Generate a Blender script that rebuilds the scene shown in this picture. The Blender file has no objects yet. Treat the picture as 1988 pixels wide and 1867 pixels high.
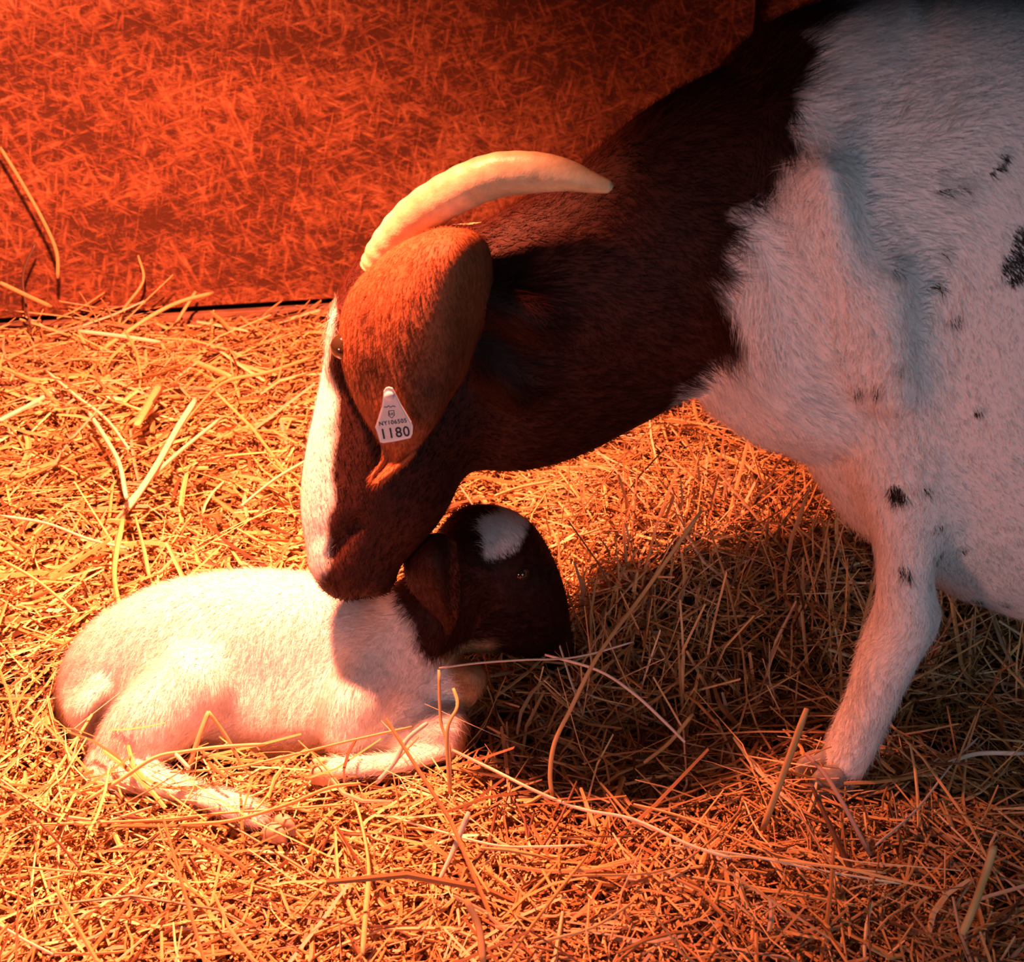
import bpy, math, random
import numpy as np
from mathutils import Vector
from mathutils.bvhtree import BVHTree

rng = np.random.default_rng(7)
random.seed(7)
scene = bpy.context.scene
COL = scene.collection

# ------------------------------------------------------------------ camera, world, light, exposure
FPX, CAMH, PITCH = 2600.0, 0.9, math.radians(28)
cam_data = bpy.data.cameras.new('camera')
cam_data.sensor_fit = 'HORIZONTAL'
cam_data.sensor_width = 36.0
cam_data.lens = FPX / 1988 * 36.0
cam_data.clip_start = 0.02
cam_data.dof.use_dof = True
cam_data.dof.focus_distance = 1.36
cam_data.dof.aperture_fstop = 11.0
cam = bpy.data.objects.new('camera', cam_data)
COL.objects.link(cam)
cam.location = (0, 0, CAMH)
cam.rotation_euler = (math.radians(90) - PITCH, 0, 0)
scene.camera = cam

world = bpy.data.worlds.new('world')
scene.world = world
world.use_nodes = True
world.node_tree.nodes['Background'].inputs[0].default_value = (0.30, 0.42, 0.62, 1)
world.node_tree.nodes['Background'].inputs[1].default_value = 0.010

scene.view_settings.view_transform = 'Standard'
scene.view_settings.look = 'None'
scene.view_settings.exposure = 0.0
scene.view_settings.gamma = 1.0
scene.view_settings.use_curve_mapping = False
scene.cycles.diffuse_bounces = 2

LAMP = Vector((-0.315, 1.078, 1.08))
ld = bpy.data.lights.new('heat_lamp_light', 'SPOT')          # red infrared bulb in its reflector hood, hung over the kid
ld.color = (1.0, 0.215, 0.10)
ld.energy = 475.0
ld.shadow_soft_size = 0.03
ld.spot_size = math.radians(127)
ld.spot_blend = 0.9
lo = bpy.data.objects.new('heat_lamp_light', ld)
COL.objects.link(lo)
lo.location = LAMP
lo.rotation_euler = (Vector((-0.70, 1.42, 0.0)) - LAMP).to_track_quat('-Z', 'Y').to_euler()

ad = bpy.data.lights.new('assumed_cool_fill', 'AREA')          # assumed cool daylight, added as fill from behind the viewer; source unseen
ad.shape = 'RECTANGLE'
ad.size, ad.size_y = 0.9, 0.9
ad.color = (0.70, 0.80, 1.0)
ad.energy = 7.5
ao = bpy.data.objects.new('assumed_cool_fill', ad)
COL.objects.link(ao)
ao.location = (0.7, -1.0, 0.48)
ao.rotation_euler = (Vector((0.35, 1.1, 0.45)) - ao.location).to_track_quat('-Z', 'Y').to_euler()

nd = bpy.data.lights.new('warm_fill_light', 'AREA')        # added red fill, no real lamp: pinkens the doe's side from low left
nd.shape = 'DISK'
nd.size = 0.35
nd.color = (1.0, 0.38, 0.32)
nd.energy = 13.0
no_ = bpy.data.objects.new('warm_fill_light', nd)
COL.objects.link(no_)
no_.location = (-1.3, -0.45, 0.34)
no_.rotation_euler = (Vector((0.4, 1.1, 0.5)) - no_.location).to_track_quat('-Z', 'Y').to_euler()

# ------------------------------------------------------------------ helpers
def P(px, py, Y):
    """world point at depth Y seen at photo position px, py"""
    u = (px - 994) / FPX
    v = (933 - py) / FPX
    dy = math.cos(PITCH) + v * math.sin(PITCH)
    dz = -math.sin(PITCH) + v * math.cos(PITCH)
    t = Y / dy
    return np.array((u * t, Y, CAMH + dz * t))


def G(px, py, z):
    """world point at height z seen at photo position px, py"""
    u = (px - 994) / FPX
    v = (933 - py) / FPX
    dy = math.cos(PITCH) + v * math.sin(PITCH)
    dz = -math.sin(PITCH) + v * math.cos(PITCH)
    t = (z - CAMH) / dz
    return np.array((u * t, dy * t, z))


def mpp(Y):
    return (Y * math.cos(PITCH) + 0.5 * math.sin(PITCH)) / FPX


def mesh_np(name, verts, quads=None, tris=None, mat=None, parent=None, smooth=True):
    me = bpy.data.meshes.new(name)
    verts = np.asarray(verts, dtype=np.float32)
    quads = np.zeros((0, 4), np.int32) if quads is None else np.asarray(quads, np.int32)
    tris = np.zeros((0, 3), np.int32) if tris is None else np.asarray(tris, np.int32)
    me.vertices.add(len(verts))
    me.vertices.foreach_set('co', verts.ravel())
    nl = quads.size + tris.size
    me.loops.add(nl)
    me.loops.foreach_set('vertex_index', np.concatenate([quads.ravel(), tris.ravel()]))
    nq, nt = len(quads), len(tris)
    me.polygons.add(nq + nt)
    me.polygons.foreach_set('loop_start', np.concatenate([np.arange(nq) * 4, nq * 4 + np.arange(nt) * 3]).astype(np.int32))
    me.update(calc_edges=True)
    me.polygons.foreach_set('use_smooth', np.full(nq + nt, smooth))
    me.validate()
    o = bpy.data.objects.new(name, me)
    COL.objects.link(o)
    if mat:
        me.materials.append(mat)
    if parent:
        o.parent = parent
    return o


def set_attr(o, name, arr, kind):
    a = o.data.attributes.new(name, kind, 'POINT')
    arr = np.asarray(arr, np.float32)
    if kind == 'FLOAT_COLOR':
        if arr.shape[1] == 3:
            arr = np.concatenate([arr, np.ones((len(arr), 1), np.float32)], 1)
        a.data.foreach_set('color', arr.ravel())
    elif kind == 'FLOAT_VECTOR':
        a.data.foreach_set('vector', arr.ravel())
    else:
        a.data.foreach_set('value', arr.ravel())


def tag(o, label=None, cat=None, group=None, kind=None):
    if label: o['label'] = label
    if cat: o['category'] = cat
    if group: o['group'] = group
    if kind: o['kind'] = kind
    return o


def empty(name, loc=(0, 0, 0)):
    o = bpy.data.objects.new(name, None)
    o.empty_display_size = 0.05
    o.location = loc
    COL.objects.link(o)
    return o


def child(o, root):
    """parent o (built in world coordinates) to root without moving it"""
    o.parent = root
    o.matrix_parent_inverse = root.matrix_basis.inverted() if root.type == 'EMPTY' else o.matrix_parent_inverse
    return o


def spline(a, m):
    """Catmull-Rom through the rows of a, m steps per span"""
    a = np.asarray(a, float)
    n = len(a)
    ext = np.vstack([2 * a[0] - a[1], a, 2 * a[-1] - a[-2]])
    out = []
    for i in range(n - 1):
        p0, p1, p2, p3 = ext[i:i + 4]
        for k in range(m):
            t = k / m
            out.append(0.5 * ((2 * p1) + (-p0 + p2) * t + (2 * p0 - 5 * p1 + 4 * p2 - p3) * t * t + (-p0 + 3 * p1 - 3 * p2 + p3) * t ** 3))
    out.append(a[-1])
    return np.array(out)


def snoise(p, f, seed=0):
    """cheap smooth pseudo-noise, about -1..1"""
    r = np.random.default_rng(seed)
    v = np.zeros(len(p))
    for k in range(6):
        d = r.normal(size=3)
        d /= np.linalg.norm(d)
        v += np.sin((p @ d) * f * (0.6 + 0.8 * r.random()) + r.random() * 6.28)
    return v / 3.2


# ------------------------------------------------------------------ implicit bodies
class Body:
    def __init__(s, lo, hi, h):
        s.lo, s.h = np.array(lo, float), h
        s.n = np.ceil((np.array(hi) - s.lo) / h).astype(int) + 1
        s.F = np.full(s.n, 0.06, np.float32)
        s.limbs = []

    @staticmethod
    def seg(q, A, B, ra, rb, S):
        T = B - A
        L = np.linalg.norm(T) + 1e-9
        T = T / L
        S = S - T * (S @ T)
        S = S / np.linalg.norm(S)
        U = np.cross(T, S)
        d = q - A
        w0 = d @ T
        t = np.clip(w0 / L, 0, 1)
        b = ra[0] + (rb[0] - ra[0]) * t
        a = ra[1] + (rb[1] - ra[1]) * t
        w = w0 - t * L
        u = d @ U
        v = d @ S
        c = np.minimum(a, b)
        k0 = np.sqrt((u / b) ** 2 + (v / a) ** 2 + (w / c) ** 2) + 1e-6
        k1 = np.sqrt((u / b ** 2) ** 2 + (v / a ** 2) ** 2 + (w / c ** 2) ** 2) + 1e-6
        return k0 * (k0 - 1) / k1, u / b

    def limb(s, rings, k=0.02, m=5, side=(0, 1, 0), name='', cut=False):
        """rings: rows of x, y, z, half height (in the plane of travel), half thickness (along side)"""
        r = spline(rings, m) if len(rings) > 1 else np.array([rings[0], np.array(rings[0]) + [1e-4, 0, 0, 0, 0]])
        r[:, 3:] = np.maximum(r[:, 3:], 0.002)
        D = np.full(s.n, 0.06, np.float32)
        S = np.array(side, float)
        for i in range(len(r) - 1):
            A, B = r[i, :3], r[i + 1, :3]
            mr = max(r[i, 3:].max(), r[i + 1, 3:].max()) + 0.035
            i0 = np.maximum(((np.minimum(A, B) - mr - s.lo) / s.h).astype(int), 0)
            i1 = np.minimum(((np.maximum(A, B) + mr - s.lo) / s.h).astype(int) + 1, s.n)
            if (i1 <= i0).any():
                continue
            g = [s.lo[j] + s.h * np.arange(i0[j], i1[j]) for j in range(3)]
            q = np.stack(np.meshgrid(*g, indexing='ij'), -1)
            d, _ = s.seg(q, A, B, r[i, 3:], r[i + 1, 3:], S)
            sl = tuple(slice(i0[j], i1[j]) for j in range(3))
            D[sl] = np.minimum(D[sl], d)
        if cut:
            hh = np.clip(0.5 - 0.5 * (s.F + D) / k, 0, 1)
            s.F = (s.F * (1 - hh) + (-D) * hh + k * hh * (1 - hh)).astype(np.float32)
        else:
            hh = np.clip(0.5 + 0.5 * (s.F - D) / k, 0, 1)
            s.F = (s.F * (1 - hh) + D * hh - k * hh * (1 - hh)).astype(np.float32)
            s.limbs.append((name, r, S))

    def mesh(s):
        F, h = s.F, s.h
        ins = F < 0
        nx, ny, nz = s.n
        cnt = np.zeros((nx - 1, ny - 1, nz - 1), np.float32)
        acc = np.zeros((nx - 1, ny - 1, nz - 1, 3), np.float32)
        faces = []
        for ax in range(3):
            a = [slice(None)] * 3; b = [slice(None)] * 3
            a[ax] = slice(0, -1); b[ax] = slice(1, None)
            Fa, Fb = F[tuple(a)], F[tuple(b)]
            cr = ins[tuple(a)] != ins[tuple(b)]
            idx = np.argwhere(cr)
            fa, fb = Fa[cr], Fb[cr]
            t = fa / (fa - fb)
            pt = idx.astype(np.float32)
            pt[:, ax] += t
            o1, o2 = (ax + 1) % 3, (ax + 2) % 3
            ok = (idx[:, o1] > 0) & (idx[:, o2] > 0) & (idx[:, o1] < s.n[o1] - 1) & (idx[:, o2] < s.n[o2] - 1)
            idx, pt, fa = idx[ok], pt[ok], fa[ok]
            quad = []
            for d1, d2 in ((0, 0), (-1, 0), (-1, -1), (0, -1)):
                c = idx.copy(); c[:, o1] += d1; c[:, o2] += d2
                np.add.at(cnt, (c[:, 0], c[:, 1], c[:, 2]), 1)
                np.add.at(acc, (c[:, 0], c[:, 1], c[:, 2]), pt)
                quad.append((c[:, 0] * (ny - 1) + c[:, 1]) * (nz - 1) + c[:, 2])
            quad = np.stack(quad, 1)
            flip = fa >= 0
            quad[flip] = quad[flip][:, ::-1]
            faces.append(quad)
        faces = np.concatenate(faces)
        used, inv = np.unique(faces.ravel(), return_inverse=True)
        faces = inv.reshape(-1, 4)
        c = cnt.reshape(-1)[used][:, None]
        v = acc.reshape(-1, 3)[used] / c
        v = v * h + s.lo
        # one light smoothing pass
        e = np.concatenate([faces[:, [0, 1]], faces[:, [1, 2]], faces[:, [2, 3]], faces[:, [3, 0]]])
        for lam in (0.5, 0.5):
            sm = np.zeros_like(v); n = np.zeros(len(v))
            np.add.at(sm, e[:, 0], v[e[:, 1]]); np.add.at(n, e[:, 0], 1)
            np.add.at(sm, e[:, 1], v[e[:, 0]]); np.add.at(n, e[:, 1], 1)
            v = v + lam * (sm / n[:, None] - v)
        return v, faces

    def sample(s, q):
        i = np.clip(((q - s.lo) / s.h).round().astype(int), 0, s.n - 1)
        out = s.F[i[:, 0], i[:, 1], i[:, 2]]
        bad = ((q < s.lo) | (q > s.lo + s.h * (s.n - 1))).any(1)
        return np.where(bad, 1.0, out)

    def locate(s, v):
        """per point: index of nearest limb, its travel direction, height coordinate, travel 0..1"""
        best = np.full(len(v), 9.0); li = np.zeros(len(v), int)
        T = np.zeros((len(v), 3)); uu = np.zeros(len(v)); tt = np.zeros(len(v))
        for k, (nm, r, S) in enumerate(s.limbs):
            for i in range(len(r) - 1):
                d, u = s.seg(v, r[i, :3], r[i + 1, :3], r[i, 3:], r[i + 1, 3:], S)
                m = d < best
                best[m] = d[m]; li[m] = k
                t = r[i + 1, :3] - r[i, :3]
                T[m] = t / (np.linalg.norm(t) + 1e-9)
                uu[m] = u[m]; tt[m] = i / (len(r) - 1)
        return li, T, uu, tt


def vnormals(v, f):
    d1 = v[f[:, 2]] - v[f[:, 0]]; d2 = v[f[:, 3]] - v[f[:, 1]]
    n = np.cross(d1, d2)
    out = np.zeros_like(v)
    for k in range(4):
        np.add.at(out, f[:, k], n)
    return out / (np.linalg.norm(out, axis=1)[:, None] + 1e-12)


def fur(name, v, f, nrm, flow, colf, n, length, width, mat, parent, lift=0.22, dens=None, lenf=None, jit=0.3, seed=1):
    r = np.random.default_rng(seed)
    area = np.linalg.norm(np.cross(v[f[:, 2]] - v[f[:, 0]], v[f[:, 3]] - v[f[:, 1]]), axis=1)
    c = v[f].mean(1)
    if dens is not None:
        area = area * dens(c)
    pick = r.choice(len(f), n, p=area / area.sum())
    a, b = r.random(n), r.random(n)
    w4 = np.stack([(1 - a) * (1 - b), a * (1 - b), a * b, (1 - a) * b], 1)[:, :, None]
    q = f[pick]
    p = (v[q] * w4).sum(1); nn = (nrm[q] * w4).sum(1); fl = (flow[q] * w4).sum(1)
    nn /= np.linalg.norm(nn, axis=1)[:, None] + 1e-9
    wob = np.stack([snoise(p, 60, seed + k) for k in range(3)], 1)
    fl = fl + 0.35 * wob + r.normal(size=(n, 3)) * jit
    fl -= nn * (fl * nn).sum(1)[:, None]
    fl /= np.linalg.norm(fl, axis=1)[:, None] + 1e-9
    L = length * (0.55 + 0.8 * r.random(n))
    if lenf is not None:
        L = L * lenf(p)
    L = L[:, None]
    lf = lift * (0.5 + r.random((n, 1)))
    side = np.cross(fl, nn)
    W = side * (width * (0.7 + 0.6 * r.random((n, 1))))
    p0 = p - nn * 0.001
    p1 = p + fl * L * 0.5 + nn * L * lf
    p2 = p + fl * L + nn * L * lf * 1.3 + r.normal(size=(n, 3)) * L * 0.08
    V = np.stack([p0 - W, p0 + W, p1 + W * 0.8, p1 - W * 0.8, p2], 1).reshape(-1, 3)
    base = (np.arange(n) * 5)[:, None]
    o = mesh_np(name, V, base + np.array([[0, 1, 2, 3]]), base + np.array([[3, 2, 4]]), mat, parent)
    col = colf(p) * (0.75 + 0.5 * r.random((n, 1)))
    set_attr(o, 'Col', np.repeat(col, 5, 0), 'FLOAT_COLOR')
    tip = nn * 0.9 + fl * 0.25
    set_attr(o, 'Nrm', np.repeat(tip, 5, 0), 'FLOAT_VECTOR')
    return o


# ------------------------------------------------------------------ materials
def nt(mat):
    mat.use_nodes = True
    t = mat.node_tree
    return t, t.nodes, t.links, t.nodes['Principled BSDF']


def fur_mat(name, strand):
    m = bpy.data.materials.new(name)
    t, N, L, B = nt(m)
    a = N.new('ShaderNodeAttribute'); a.attribute_name = 'Col'
    if strand:
        L.new(a.outputs['Color'], B.inputs['Base Color'])
        b = N.new('ShaderNodeAttribute'); b.attribute_name = 'Nrm'
        L.new(b.outputs['Vector'], B.inputs['Normal'])
        B.inputs['Roughness'].default_value = 0.5
        B.inputs['Specular IOR Level'].default_value = 0.14
        tr = N.new('ShaderNodeBsdfTranslucent'); ms = N.new('ShaderNodeMixShader'); ms.inputs[0].default_value = 0.35
        L.new(a.outputs['Color'], tr.inputs['Color'])
        L.new(B.outputs[0], ms.inputs[1]); L.new(tr.outputs[0], ms.inputs[2])
        L.new(ms.outputs[0], N['Material Output'].inputs['Surface'])
    else:
        c = N.new('ShaderNodeTexCoord')
        no = N.new('ShaderNodeTexNoise'); no.inputs['Scale'].default_value = 140; no.inputs['Detail'].default_value = 4
        L.new(c.outputs['Object'], no.inputs['Vector'])
        mx = N.new('ShaderNodeMixRGB'); mx.blend_type = 'MULTIPLY'; mx.inputs[0].default_value = 0.2
        L.new(a.outputs['Color'], mx.inputs[1]); L.new(no.outputs['Fac'], mx.inputs[2])
        L.new(mx.outputs[0], B.inputs['Base Color'])
        bp = N.new('ShaderNodeBump'); bp.inputs['Strength'].default_value = 0.4; bp.inputs['Distance'].default_value = 0.002
        L.new(no.outputs['Fac'], bp.inputs['Height']); L.new(bp.outputs[0], B.inputs['Normal'])
        B.inputs['Roughness'].default_value = 0.65
        B.inputs['Specular IOR Level'].default_value = 0.2
    return m


def noise_mat(name, c1, c2, scale=30, rough=0.6, stretch=(1, 1, 1), bump=0.3, detail=6, dist=0.003, spec=0.3):
    m = bpy.data.materials.new(name)
    t, N, L, B = nt(m)
    c = N.new('ShaderNodeTexCoord')
    mp = N.new('ShaderNodeMapping'); mp.inputs['Scale'].default_value = stretch
    no = N.new('ShaderNodeTexNoise'); no.inputs['Scale'].default_value = scale; no.inputs['Detail'].default_value = detail
    no.inputs['Roughness'].default_value = 0.65
    L.new(c.outputs['Object'], mp.inputs[0]); L.new(mp.outputs[0], no.inputs['Vector'])
    r = N.new('ShaderNodeValToRGB')
    r.color_ramp.elements[0].position = 0.33; r.color_ramp.elements[1].position = 0.67
    r.color_ramp.elements[0].color = (*c1, 1); r.color_ramp.elements[1].color = (*c2, 1)
    L.new(no.outputs['Fac'], r.inputs[0]); L.new(r.outputs[0], B.inputs['Base Color'])
    bp = N.new('ShaderNodeBump'); bp.inputs['Strength'].default_value = bump; bp.inputs['Distance'].default_value = dist
    L.new(no.outputs['Fac'], bp.inputs['Height']); L.new(bp.outputs[0], B.inputs['Normal'])
    B.inputs['Roughness'].default_value = rough
    B.inputs['Specular IOR Level'].default_value = spec
    return m


M_FUR = fur_mat('goat_skin', False)
M_HAIR = fur_mat('goat_hair', True)
M_HORN = noise_mat('horn', (0.42, 0.33, 0.18), (0.66, 0.56, 0.32), 40, 0.42, (1, 1, 1), 0.5, 5, 0.003, 0.5)
M_HOOF = noise_mat('hoof', (0.22, 0.20, 0.18), (0.45, 0.42, 0.38), 50, 0.5)
M_EYE = noise_mat('eye', (0.01, 0.008, 0.006), (0.03, 0.02, 0.01), 10, 0.08, bump=0, spec=0.8)
M_TAG = noise_mat('tag_plastic', (0.68, 0.68, 0.66), (0.80, 0.80, 0.79), 60, 0.4, bump=0.1)
M_TAGRIM = noise_mat('tag_rim', (0.82, 0.82, 0.80), (0.86, 0.86, 0.85), 60, 0.35, bump=0.0)
M_INK = noise_mat('tag_ink', (0.01, 0.01, 0.02), (0.03, 0.03, 0.05), 30, 0.6, bump=0)
M_SOIL = noise_mat('soil', (0.05, 0.03, 0.018), (0.16, 0.10, 0.05), 60, 0.9, bump=0.8, dist=0.01)


def straw_mat():
    m = bpy.data.materials.new('straw')
    t, N, L, B = nt(m)
    a = N.new('ShaderNodeAttribute'); a.attribute_name = 'Col'
    L.new(a.outputs['Color'], B.inputs['Base Color'])
    B.inputs['Roughness'].default_value = 0.42
    B.inputs['Specular IOR Level'].default_value = 0.30
    return m


M_STRAW = straw_mat()

# ------------------------------------------------------------------ the stall: back wall, ground
WO = np.array((-0.53, 2.20, 0.0)); WA = math.radians(10)
WU = np.array((math.cos(WA), math.sin(WA), 0)); WN = np.array((math.sin(WA), -math.cos(WA), 0))   # WN points to the viewer


def wall_mat(name, c_dark, c_mid, c_lite):
    m = bpy.data.materials.new(name)
    t, N, L, B = nt(m)
    c = N.new('ShaderNodeTexCoord')
    mp = N.new('ShaderNodeMapping'); mp.inputs['Scale'].default_value = (1, 1, 2.3)
    L.new(c.outputs['Object'], mp.inputs[0])
    vo = N.new('ShaderNodeTexVoronoi'); vo.inputs['Scale'].default_value = 42; vo.inputs['Randomness'].default_value = 1
    dn = N.new('ShaderNodeTexNoise'); dn.inputs['Scale'].default_value = 30; dn.inputs['Detail'].default_value = 3
    mv = N.new('ShaderNodeMixRGB'); mv.inputs[0].default_value = 0.12
    L.new(mp.outputs[0], dn.inputs['Vector']); L.new(mp.outputs[0], mv.inputs[1]); L.new(dn.outputs['Color'], mv.inputs[2])
    L.new(mv.outputs[0], vo.inputs['Vector'])
    n1 = N.new('ShaderNodeTexNoise'); n1.inputs['Scale'].default_value = 3.2; n1.inputs['Detail'].default_value = 5
    n2 = N.new('ShaderNodeTexNoise'); n2.inputs['Scale'].default_value = 120; n2.inputs['Detail'].default_value = 4
    L.new(mp.outputs[0], n1.inputs['Vector']); L.new(mp.outputs[0], n2.inputs['Vector'])
    bw = N.new('ShaderNodeSeparateColor'); L.new(vo.outputs['Color'], bw.inputs[0])
    a1 = N.new('ShaderNodeMath'); a1.operation = 'MULTIPLY_ADD'; a1.inputs[1].default_value = 0.12
    L.new(bw.outputs[0], a1.inputs[0])
    a2 = N.new('ShaderNodeMath'); a2.operation = 'MULTIPLY_ADD'; a2.inputs[1].default_value = 0.45
    L.new(n1.outputs['Fac'], a2.inputs[0])
    prev = None
    for an, sc in ((0.35, 1.0), (-0.5, 1.3), (1.35, 1.15), (-1.2, 0.9)):
        mr = N.new('ShaderNodeMapping'); mr.inputs['Rotation'].default_value = (0, an, 0)
        mz = N.new('ShaderNodeMapping'); mz.inputs['Scale'].default_value = (14 * sc, 45 * sc, 88 * sc)
        L.new(c.outputs['Object'], mr.inputs[0]); L.new(mr.outputs[0], mz.inputs[0])
        nf = N.new('ShaderNodeTexNoise'); nf.inputs['Scale'].default_value = 1.4; nf.inputs['Detail'].default_value = 3
        L.new(mz.outputs[0], nf.inputs['Vector'])
        if prev is None:
            prev = nf.outputs['Fac']
        else:
            mxn = N.new('ShaderNodeMath'); mxn.operation = 'MAXIMUM'
            L.new(prev, mxn.inputs[0]); L.new(nf.outputs['Fac'], mxn.inputs[1]); prev = mxn.outputs[0]
    a3 = N.new('ShaderNodeMath'); a3.operation = 'MULTIPLY_ADD'; a3.inputs[1].default_value = 0.25
    a4 = N.new('ShaderNodeMath'); a4.operation = 'MULTIPLY'; a4.inputs[1].default_value = 0.95
    L.new(prev, a4.inputs[0]); L.new(a4.outputs[0], a3.inputs[2])
    L.new(n2.outputs['Fac'], a3.inputs[0]); L.new(a3.outputs[0], a2.inputs[2]); L.new(a2.outputs[0], a1.inputs[2])
    r = N.new('ShaderNodeValToRGB')
    r.color_ramp.elements[0].position = 0.30; r.color_ramp.elements[1].position = 0.95
    e = r.color_ramp.elements.new(0.60)
    rs = N.new('ShaderNodeMapRange'); rs.inputs[1].default_value = 0.72; rs.inputs[2].default_value = 1.22
    r.color_ramp.elements[0].color = (*c_dark, 1); e.color = (*c_mid, 1); r.color_ramp.elements[2].color = (*c_lite, 1)
    L.new(a1.outputs[0], rs.inputs[0]); L.new(rs.outputs[0], r.inputs[0]); L.new(r.outputs[0], B.inputs['Base Color'])
    bp = N.new('ShaderNodeBump'); bp.inputs['Strength'].default_value = 0.8; bp.inputs['Distance'].default_value = 0.006
    L.new(a1.outputs[0], bp.inputs['Height']); L.new(bp.outputs[0], B.inputs['Normal'])
    B.inputs['Roughness'].default_value = 0.8
    B.inputs['Specular IOR Level'].default_value = 0.15
    return m


M_WALL = wall_mat('chipboard', (0.07, 0.025, 0.013), (0.20, 0.072, 0.032), (0.36, 0.16, 0.072))
M_BOARD = noise_mat('old_board', (0.16, 0.085, 0.05), (0.36, 0.2, 0.12), 14, 0.85, (1, 1, 9), 0.5)
M_DARK = noise_mat('dark_timber', (0.012, 0.008, 0.006), (0.04, 0.025, 0.018), 12, 0.9, (6, 6, 1), 0.4)


def wbox(name, u0, u1, z0, z1, d0, d1, mat, parent=None):
    """box on the wall: u along it, d how far it stands out towards the viewer"""
    vs = []
    for u in (u0, u1):
        for z in (z0, z1):
            for d in (d0, d1):
                vs.append(WO + WU * u + WN * d + np.array((0, 0, z)))
    q = [(0, 1, 3, 2), (4, 6, 7, 5), (0, 4, 5, 1), (2, 3, 7, 6), (0, 2, 6, 4), (1, 5, 7, 3)]
    o = mesh_np(name, vs, q, None, mat, parent, smooth=False)
    bm = o.modifiers.new('bevel', 'BEVEL'); bm.width = 0.002; bm.segments = 1
    return o


tag(wbox('wall_back', -1.4, 0.93, 0.074, 1.7, -0.018, 0.0, M_WALL), kind='structure')
tag(wbox('trim_1', -1.4, 1.9, -0.05, 0.060, -0.03, -0.002, M_BOARD), kind='structure')
tag(wbox('wall_backing', -1.4, 1.95, -0.05, 1.7, -0.08, -0.05, M_DARK), kind='structure')
tag(wbox('wall_right', 0.936, 1.9, 0.074, 1.7, -0.03, -0.012, M_WALL), kind='structure')
tag(wbox('trim_2', 0.905, 0.945, 0.074, 1.7, 0.001, 0.03, M_WALL), kind='structure')
tag(wbox('trim_3', 1.22, 1.25, 0.074, 1.7, -0.011, 0.012, M_BOARD), kind='structure')

# ground under the bedding
gx, gy = np.meshgrid(np.linspace(-1.9, 2.1, 150), np.linspace(0.2, 2.7, 100), indexing='ij')


def hgt(x, y):
    p = np.stack([np.ravel(x), np.ravel(y), np.zeros(np.size(x))], 1)
    b = 0.012 * snoise(p, 9, 3) + 0.006 * snoise(p, 26, 4)
    px, py = p[:, 0], p[:, 1]
    b += 0.008 * np.exp(-(((px + 0.2) / 0.5) ** 2 + ((py - 0.84) / 0.10) ** 2))      # bank in front of the kid
    b += 0.055 * np.exp(-((py - 2.25 - 0.15 * (px + 0.5)) / 0.16) ** 2) * (px < -0.62) # heap in the left corner
    b += 0.035 * np.exp(-(((px + 0.55) / 0.25) ** 2 + ((py - 1.75) / 0.25) ** 2))
    sx = np.clip((px - 0.04) / 0.10, 0, 1); sy = np.clip((py - 1.19) / 0.15, 0, 1)
    b += 0.105 * (sx * sx * (3 - 2 * sx)) * (sy * sy * (3 - 2 * sy)) * np.clip(1.8 - py * 0.55, 0.3, 1)   # bank behind the doe
    b -= 0.020 * np.exp(-(((px - 0.22) / 0.16) ** 2 + ((py - 1.16) / 0.13) ** 2))     # hollow by the doe's foot
    return b.reshape(np.shape(x))


gz = hgt(gx, gy) - 0.012
gv = np.stack([gx, gy, gz], -1).reshape(-1, 3)
ii = np.arange(149)[:, None] * 100 + np.arange(99)[None]
gq = np.stack([ii, ii + 100, ii + 101, ii + 1], -1).reshape(-1, 4)
tag(mesh_np('floor', gv, gq, None, M_SOIL), kind='structure')

# ------------------------------------------------------------------ the doe
doe = Body((-0.26, 0.90, -0.02), (1.38, 1.44, 0.86), 0.0052)


def ring(p1, p2, Y, t, dy=0):
    A, B = P(*p1, Y), P(*p2, Y)
    c = (A + B) / 2
    return [c[0], c[1], c[2], np.linalg.norm(A - B) / 2, t]


def node(px, py, Y, hw, t=None):
    c = P(px, py, Y)
    r = hw * mpp(Y)
    return [c[0], c[1], c[2], r, r if t is None else t]


YD = 1.16
trunk = [
    ring((900, 470), (915, 900), YD, 0.052),
    ring((985, 440), (1010, 905), YD, 0.066),
    ring((1100, 362), (1160, 838), YD, 0.078),
    ring((1225, 285), (1290, 770), YD, 0.088),
    ring((1390, 165), (1400, 755), YD, 0.100),
    ring((1540, 80), (1540, 780), YD, 0.120),
    ring((1690, -10), (1640, 880), 1.17, 0.150),
    [0.385, 1.18, 0.555, 0.182, 0.172],
    [0.45, 1.18, 0.505, 0.233, 0.193],
    [0.54, 1.18, 0.443, 0.300, 0.210],
    [0.72, 1.18, 0.425, 0.310, 0.220],
    [0.95, 1.18, 0.455, 0.270, 0.205],
    [1.12, 1.18, 0.510, 0.205, 0.165],
    [1.23, 1.18, 0.540, 0.150, 0.120],
]
doe.limb(trunk, 0.02, 6, name='trunk')
head = [   # nose to poll, so hair lies away from the nose
    ring((612, 1082), (735, 1118), 1.100, 0.037),
    ring((600, 1040), (775, 1085), 1.106, 0.043),
    ring((584, 960), (830, 1025), 1.116, 0.050),
    ring((592, 880), (885, 950), 1.125, 0.058),
    ring((618, 760), (920, 830), 1.136, 0.064),
    ring((640, 640), (940, 700), 1.148, 0.066),
    ring((668, 560), (930, 610), 1.152, 0.060),
    ring((745, 505), (930, 560), YD, 0.052),
]
doe.limb(head, 0.03, 5, name='head')
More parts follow.
